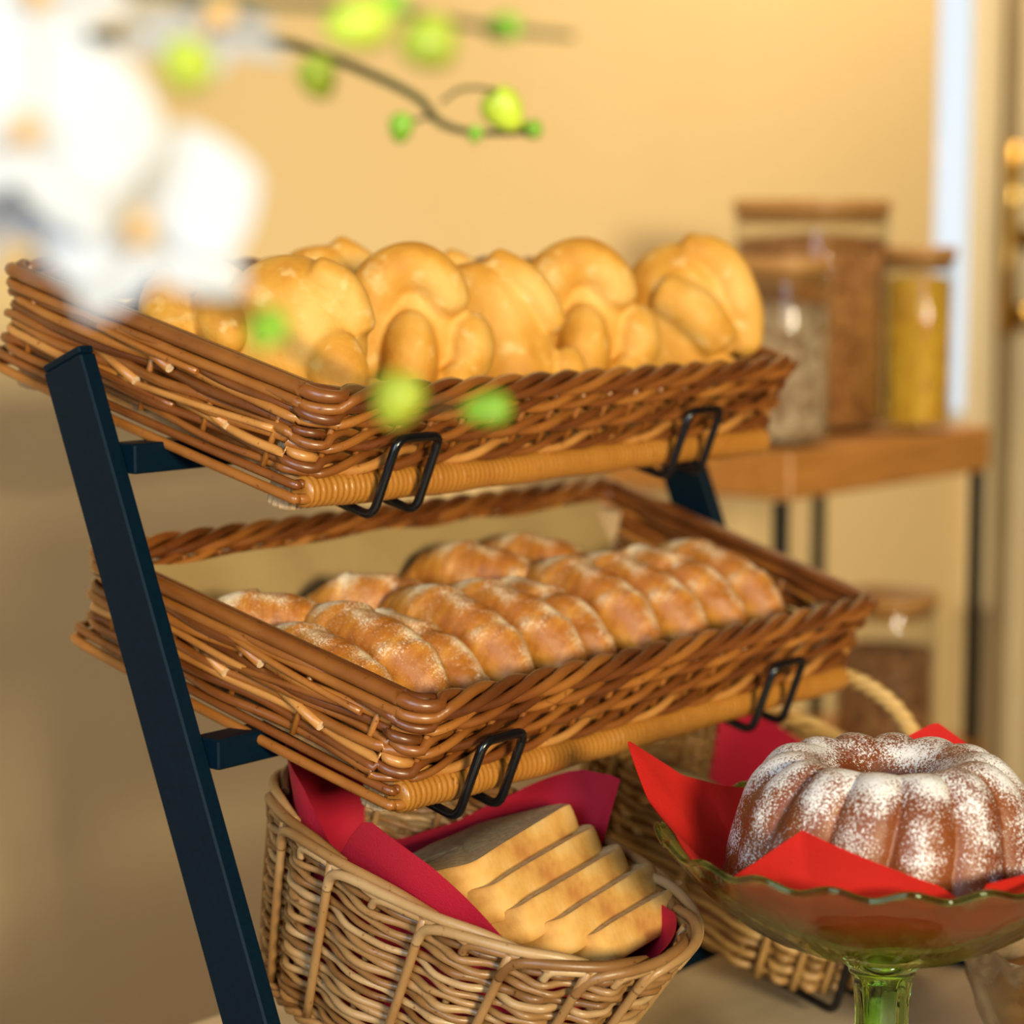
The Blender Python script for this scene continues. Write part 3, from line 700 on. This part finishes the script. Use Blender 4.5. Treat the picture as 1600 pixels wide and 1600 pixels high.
for k, (x, y, z, rx, rz, s, lab) in enumerate(SL):
    o = sp_ if first else sp_.copy(); first = False; o.data = SM[k % 3]; COL.objects.link(o)
    place(o, BB, (x, y, z), -rx, -.05, rz, (s, .95, 1.0)); tag(o, lab, 'bread slice', 'toast slices in the oval basket')

# ------------------------------------------------------------------ wicker basket with rope hoop, right on the lowest tier
def dprof(tt): return (.084 + .003 * tt, .106 + .010 * tt, .108, -.064 + .097 * tt)
dt = thing('handled_basket', 'dull brown wicker basket with rope rim and hoop handle, behind the cake bowl', 'basket', tier(BB, (.172, .11, -.055)))
ring3 = weave(BB, .165, dprof, 36, 13, .0030, .0030, 4.5, -.05, .0027, dt, M['oldcane'])
b = MB()
for s3 in range(3):
    A = np.linspace(0, 2 * PI, 240, endpoint=False); P = ring3(1.0, .0045 * np.cos(A * 26 + s3 * 2.09), A); P[:, 2] += .0045 * np.sin(A * 26 + s3 * 2.09) + .003
    b.tube(tier(BB, P), .0032, 6, closed=True)
part('rope_rim', b, M['rope'], dt)
b = MB()
for s3 in range(3):
    q = np.linspace(0, PI, 90); cx = .249; P = np.stack([np.full(90, cx), .112 + .062 * np.cos(q), .036 + .046 * np.sin(q)], 1)
    ph = q * 13 + s3 * 2.09; Nn = np.stack([np.zeros(90), np.cos(q), np.sin(q)], 1); P = P + Nn * (.0034 * np.cos(ph))[:, None]; P[:, 0] += .0034 * np.sin(ph)
    b.tube(tier(BB, P), .0031, 6)
part('hoop_handle', b, M['rope'], dt)
b = MB(); A = np.linspace(0, 2 * PI, 120, endpoint=False); G = []
for f in np.linspace(.001, 1, 5): P = ring3(0.0, 0, A); c = np.array([.165, .108, P[0, 2]]); G.append(tier(BB, c + (P - c) * f))
b.grid(G, closed_v=True); part('basket_bottom', b, M['oldcane'], dt)
H3 = [(-.3, -.012), (0, -.004), (.3, .004), (.9, .010), (1.3, .022), (2.2, -.03), (3.0, -.012), (3.3, -.03), (4.0, -.04), (5.4, -.04), (5.9, -.02), (6.2832, -.01)]
def nap3(a, s):
    h = float(np.interp(a, [q[0] for q in H3], [q[1] for q in H3])); Ht = .078 + h
    if s < .35: f = s / .35; P = ring3(.05, -.009, np.array([a]))[0]; c = np.array([.165, .108, P[2]]); p = c + (P - c) * f; p[2] = -.046
    else:
        f = (s - .35) / .65; z = f * Ht; tt = .05 + z / .085; p = ring3(min(tt, 1), -.009, np.array([a]))[0]; p[2] += max(0, tt - 1) * .085
    return tier(BB, p)
G = np.array([[nap3(a, .45 + .55 * q) for q in np.linspace(0, 1, 16)] for a in np.linspace(-.15, .80, 40)])
b = MB(); b.grid(G); b.grid(G - np.array([0, 0, .0005]))
single('paper_napkin', b, M['red'], tier(BB, (.22, .17, -.01)), 'dark red paper napkin inside the basket with the hoop handle', 'napkin')

# ------------------------------------------------------------------ footed glass cake bowl
CC = at(1383, 1310, 1.15)
cs = thing('footed_cake_bowl', 'footed bowl of green pressed glass with a wavy rim, carrying a bundt cake', 'cake stand', (CC[0], CC[1], ZT))
NS = 192
def glfn(k, rr, zz, a):
    f = np.clip((rr - .030) / .086, 0, 1)
    zz = zz + .0022 * np.cos(a * 20) * f ** 4
    rr = rr * (1 + .010 * np.cos(a * 20) * f ** 4)
    if k < KO:                                # pressed ribs and fans on the outside
        rib = np.where(np.sin(a * 8) > .1, np.cos(a * 96), .6 * np.cos(a * 40 + rr * 700))
        m_ = np.clip((rr - .045) / .012, 0, 1) * np.clip((.104 - rr) / .012, 0, 1)
        zz = zz - .0017 * rib * m_
    return rr, zz
outer = [(.0195, -.0605), (.030, -.0590), (.045, -.0545), (.058, -.0485), (.066, -.0440), (.074, -.0390), (.081, -.0340), (.088, -.0285), (.095, -.0225), (.101, -.0165), (.107, -.0100), (.1125, -.0035), (.1155, .0005)]
KO = len(outer)
inner = [(.1162, .0022), (.1150, .0024), (.1110, -.0022), (.104, -.0105), (.095, -.0190), (.085, -.0270), (.072, -.0355), (.056, -.0440), (.038, -.0500), (.018, -.0525), (.0005, -.0530)]
b = MB(); b.lathe(outer + inner, NS, CC, fn=glfn); b.lathe([(.0005, -.0605), (.0195, -.0605)], NS, CC)
part('glass_bowl', b, M['greenglass'], cs)
b = MB(); A = np.linspace(0, 2 * PI, 400, endpoint=False); rr = .1160 * (1 + .010 * np.cos(A * 20))
b.tube(np.stack([CC[0] + rr * np.cos(A), CC[1] + rr * np.sin(A), CC[2] + .0022 + .0022 * np.cos(A * 20)], 1), .0017, 8, closed=True); part('glass_rim', b, M['rimglass'], cs)
zb = ZT - CC[2]
b = MB()
def oct_(k, rr, zz, a): return np.where((zz < -.074) & (zz > -.162), rr / np.cos(((a + PI / 8) % (PI / 4)) - PI / 8) * .97, rr), zz
b.lathe([(.0005, -.0608), (.0185, -.0608), (.0200, -.0620), (.0205, -.0645), (.0190, -.0668), (.0172, -.0675), (.0175, -.0700), (.0160, -.0722), (.0142, -.080), (.0134, -.090), (.0132, -.120), (.0137, -.150), (.016, -.160), (.020, -.165),
         (.035, -.1685), (.055, -.172), (.0640, -.176), (.0655, zb + .001), (.0640, zb), (.060, zb + .0006), (.050, -.1765), (.032, -.1730), (.017, -.1695), (.0125, -.160), (.0105, -.150), (.0100, -.120), (.0102, -.090), (.0108, -.080), (.0125, -.0722), (.0135, -.068), (.0005, -.0645)], 64, CC, fn=oct_)
part('pedestal', b, M['stemglass'], cs, 'faceted green glass pedestal')
# napkin in the bowl
RH = np.array([RGT[0], RGT[1], 0]); RH /= np.linalg.norm(RH); FH = np.array([FWD[0], FWD[1], 0]); FH /= np.linalg.norm(FH)
NT_ = [(0, .108, .004), (40, .112, .006), (55, .122, .020), (68, .128, .0355), (80, .116, .022), (100, .108, .004), (122, .104, .004), (137, .106, .010), (148, .117, .018), (163, .137, .043), (172, .122, .016), (181, .108, .003), (200, .104, -.006), (213, .100, -.005), (222, .099, .006), (237, .098, .026), (250, .099, .019), (262, .100, .012), (275, .101, .004), (283, .102, -.006), (288, .1025, .004), (300, .104, .007), (318, .106, .002), (360, .108, .004)]
def bowl_z(r): return float(np.interp(r, [.0, .018, .038, .056, .072, .085, .095, .104, .111, .115], [-.0525, -.052, -.0495, -.0435, -.035, -.0265, -.0185, -.010, -.0018, .003]))
def nap2(a, s):
    d = math.degrees(a) % 360; rm = float(np.interp(d, [q[0] for q in NT_], [q[1] for q in NT_])); zm = float(np.interp(d, [q[0] for q in NT_], [q[2] for q in NT_]))
    rb = .086
    if s < .5: r = rb * s / .5; z = bowl_z(r) + .0035 + .0008 * math.sin(a * 7)
    else:
        f = (s - .5) / .5; r = rb + (rm - rb) * f ** (1.0 if rm > .11 else 1.2); z0 = bowl_z(rb) + .0035
        z = z0 + (zm - z0) * f; z = max(z, bowl_z(min(r, .115)) + .003) + .0008 * math.sin(a * 7) * (1 - f)
    p = CC + RH * r * math.cos(a) + FH * r * math.sin(a); return p + np.array([0, 0, z])
napkin('paper_napkin', nap2, 240, 40, M['scarlet'], CC + np.array([0, 0, -.04]), 'scarlet paper napkin under the bundt cake, its corners standing above the glass bowl', None)
# bundt cake
DU = []; b = MB(); nP = 44; nA = 320; A = np.linspace(0, 2 * PI, nA, endpoint=False); G = []
prof = smooth_path([(.020, -.028, 0), (.0785, -.028, 0), (.0812, -.020, 0), (.0800, -.006, 0), (.0755, .012, 0), (.0680, .028, 0), (.0570, .0385, 0), (.0450, .0405, 0), (.0335, .0360, 0), (.0240, .0260, 0), (.0190, .008, 0), (.0180, -.015, 0), (.0195, -.027, 0)], 6)[:, :2]
prof[:, 0] = np.maximum(prof[:, 0], .017)
for k, (r, z) in enumerate(prof):
    tw = -.22 * (z + .03) / .07; lob = np.abs(np.sin((A + tw) * 14 / 2)) ** .65
    am = np.clip((z + .026) / .02, 0, 1) * np.clip((r - .040) / .020, 0, 1)
    rr = r * (1 - .095 * am * (1 - lob)); zz = z - .0045 * np.clip((z - .02) / .02, 0, 1) * (1 - lob) * np.clip((r - .036) / .02, 0, 1)
    rr = rr + .0006 * np.sin(A * 5 + k * .3)
    G.append(np.stack([CC[0] + rr * np.cos(A), CC[1] + rr * np.sin(A), CC[2] + .004 + zz], 1))
    DU.append(lob * am + 1.0 * np.clip((z - .022) / .012, 0, 1) * (1 - am * .5))
b.grid(G, closed_v=True, closed_u=True)
bo = single('bundt_cake', b, M['bundt'], CC + np.array([0, 0, -.024]), 'brown ring-shaped bundt cake with swirled flutes, dusted with powdered sugar', 'cake')
at_ = bo.data.attributes.new('dust', 'FLOAT', 'POINT'); at_.data.foreach_set('value', np.clip(np.concatenate(DU), 0, 2).astype(np.float32))

# ------------------------------------------------------------------ cut glass bowl, cut off by the right edge
BC = at(1700, 1500, 1.27); BC[2] = ZT
gb = thing('cut_glass_bowl', 'clear cut glass bowl with brown biscuits at the lower right, behind the green bowl', 'bowl', BC)
def cfn(k, rr, zz, a): return rr * (1 + (.022 * np.cos(a * 18 + zz * 160) if k < 9 else 0)), zz + (.003 * np.cos(a * 18) * (rr > .068) if k < 11 else 0)
b = MB(); b.lathe([(.0005, 0), (.030, 0), (.034, .004), (.044, .018), (.054, .036), (.062, .055), (.067, .072), (.070, .086), (.071, .094), (.0695, .095), (.068, .094), (.064, .074), (.058, .055), (.050, .037), (.040, .020), (.028, .009), (.0005, .008)], 108, BC, fn=cfn)
part('glass_body', b, M['cutglass'], gb)
b = MB(); b.lathe([(.0005, .012), (.026, .012), (.037, .022), (.047, .038), (.055, .056), (.059, .066), (.040, .076), (.0005, .080)], 48, BC); part('biscuits', b, M['cookies'], gb, 'brown biscuits inside the bowl', 'stuff')

# ------------------------------------------------------------------ white orchid in the foreground
OP = np.array([-.93, -.10, ZT])
orc = thing('potted_orchid', 'white orchid with yellow-green buds arching in from the left, blurred in the foreground', 'orchid', OP)
b = MB(); b.lathe([(.0005, 0), (.045, 0), (.050, .003), (.062, .10), (.064, .112), (.060, .112), (.056, .10), (.050, .095), (.0005, .095)], 48, OP); part('pot', b, M['pot'], orc)
b = MB(); b.lathe([(.0005, .1), (.054, .0985), (.054, .096)], 32, OP); part('bark', b, M['soil'], orc, None, 'stuff')
for a_ in (0.6, 2.2, 3.9, 5.2):
    b = MB(); G = []
    for s in np.linspace(0, 1, 14):
        wd = .024 * math.sin(PI * min(1, s * .93 + .05)) ** .6; rr = .01 + .13 * s; zz = .10 + .07 * math.sin(s * 2.4)
        G.append([(OP[0] + rr * math.cos(a_) - q * wd * math.sin(a_), OP[1] + rr * math.sin(a_) + q * wd * math.cos(a_), OP[2] + zz + abs(q) * .006) for q in (-1, -.5, 0, .5, 1)])
    G = np.array(G); b.grid(G); b.grid(G - [0, 0, .0012]); part('leaf', b, M['leaf'], orc)
top = OP + np.array([0, 0, .10])
def stem(pts, r0, r1):
    P = smooth_path(pts, 8); b = MB(); b.tube(P, np.linspace(r0, r1, len(P)), 8); return part('stem', b, M['stem'], orc)
stem([top, OP + [.0, -.02, .32], OP + [.03, -.06, .46], at(-160, 170, .55), at(0, 262, .55), at(85, 325, .56), at(190, 392, .57), at(300, 450, .59), at(410, 505, .62), at(490, 565, .65), at(570, 605, .67), at(650, 628, .69), at(770, 640, .72)], .0032, .0009)
stem([top, OP + [.01, -.01, .34], OP + [.05, -.05, .53], at(-150, 90, .60), at(60, 30, .61), at(150, 58, .62), at(290, 46, .66), at(380, 62, .72), at(455, 70, .76), at(560, 108, .79), at(650, 152, .81), at(685, 190, .82), at(730, 206, .83), at(790, 208, .84), at(835, 205, .85)], .0030, .0012)
stem([top, OP + [-.01, .01, .36], OP + [.06, -.02, .56], at(-100, -60, .60), at(200, -20, .60), at(430, 2, .61), at(600, 16, .63), at(740, 40, .65), at(895, 57, .67)], .0030, .0011)
for pts in ([at(690, 160, .815), at(720, 140, .82), at(765, 140, .83), at(790, 155, .84)], [at(685, 180, .82), at(660, 185, .82), at(640, 192, .82)]):
    stem(pts, .0008, .0008)
def bud(px, py, d, rp, asp, ang, green=False):
    c = at(px, py, d); R = rp / FPX * d; ax = math.cos(ang) * RGT + math.sin(ang) * UPV; s1 = np.cross(ax, FWD); s1 /= np.linalg.norm(s1); s2 = np.cross(ax, s1)
    b = MB(); G = []
    for q in np.linspace(0, PI, 15):
        rr = R * math.sin(q) ** .85 * (1 - .22 * math.cos(q)); G.append([c + ax * (-math.cos(q) * R * asp) + (s1 * math.cos(v) + s2 * math.sin(v)) * rr * (1 + .05 * math.cos(3 * v)) for v in np.linspace(0, 2 * PI, 20, endpoint=False)])
    b.grid(G, closed_v=True); part('bud', b, M['budg'] if green else M['bud'], orc)
for q in ((290, 100, .565, 42, 1.05, -1.2), (498, 122, .70, 30, 1.15, 1.9), (560, 38, .62, 42, 1.3, .2), (668, 68, .63, 42, 1.1, .1), (785, 44, .66, 22, 1.4, .1, True), (607, 6, .62, 22, 1.4, 0, True),
          (627, 200, .82, 19, 1.25, 1.4, True), (788, 172, .84, 32, 1.15, 2.2), (830, 203, .85, 15, 1.2, 0, True), (743, 210, .83, 12, 1.2, 1.2, True),
          (418, 515, .61, 30, 1.25, .7, True), (622, 625, .66, 38, 1.15, 1.2), (760, 640, .70, 26, 1.5, .1, True)): bud(*q)
def petal_pts(c, n, u, L, Wd, ang, cup, rnd, droop=0):
    d = u * math.cos(ang) + np.cross(n, u) * math.sin(ang); sd = np.cross(n, d); G = []
    for s in np.linspace(0, 1, 12):
        wd = Wd * (math.sin(PI * (s ** rnd) * .97 + .05)) ** .75
        G.append([c + d * L * (s * .97 + .03) + sd * wd * q + n * (cup * (s * (1 - s)) * L * 1.2 + cup * .5 * q * q * wd - droop * s * s * L) for q in np.linspace(-1, 1, 9)])
    return np.array(G)
def blossom(px, py, d, R, facing, spin):
    c = at(px, py, d); n = np.array(facing, float); n = -FWD * n[2] + RGT * n[0] + UPV * n[1]; n /= np.linalg.norm(n)
    u = UPV - n * (UPV @ n); u /= np.linalg.norm(u); v = np.cross(n, u); u = u * math.cos(spin) + v * math.sin(spin)
    b = MB()
    for ang, L, W_, cup, rnd, off in ((0, 1.0, .36, .10, .75, -.002), (2.35, 1.0, .34, .10, .75, -.002), (-2.35, 1.0, .34, .10, .75, -.002), (1.35, 1.02, .62, .12, .95, .001), (-1.35, 1.02, .62, .12, .95, .001)):
        G = petal_pts(c + n * off, n, u, R * L, R * W_, ang, cup, rnd, .12); b.grid(G); b.grid(G - n * .0005)
    p = part('blossom', b, M['petal'], orc)
    b = MB()
    P = smooth_path([c + n * .001, c + n * .006 - u * .002, c + n * .009 - u * .007], 5); b.tube(P, np.linspace(.0022, .0034, len(P)), 8)
    part('lip', b, M['lip'], p, 'yellow orange lip')
blossom(228, 342, .545, .0285, (-.15, .05, 1), .15)
blossom(50, 190, .53, .0300, (.10, .10, 1), -.25)
blossom(318, 48, .60, .0235, (.2, .75, .6), .6)
blossom(-30, 300, .56, .0250, (-.5, -.2, .8), .3)
blossom(40, -10, .57, .0260, (.1, .2, 1), .8)
blossom(150, 380, .575, .0180, (.6, -.5, .5), 2.2)
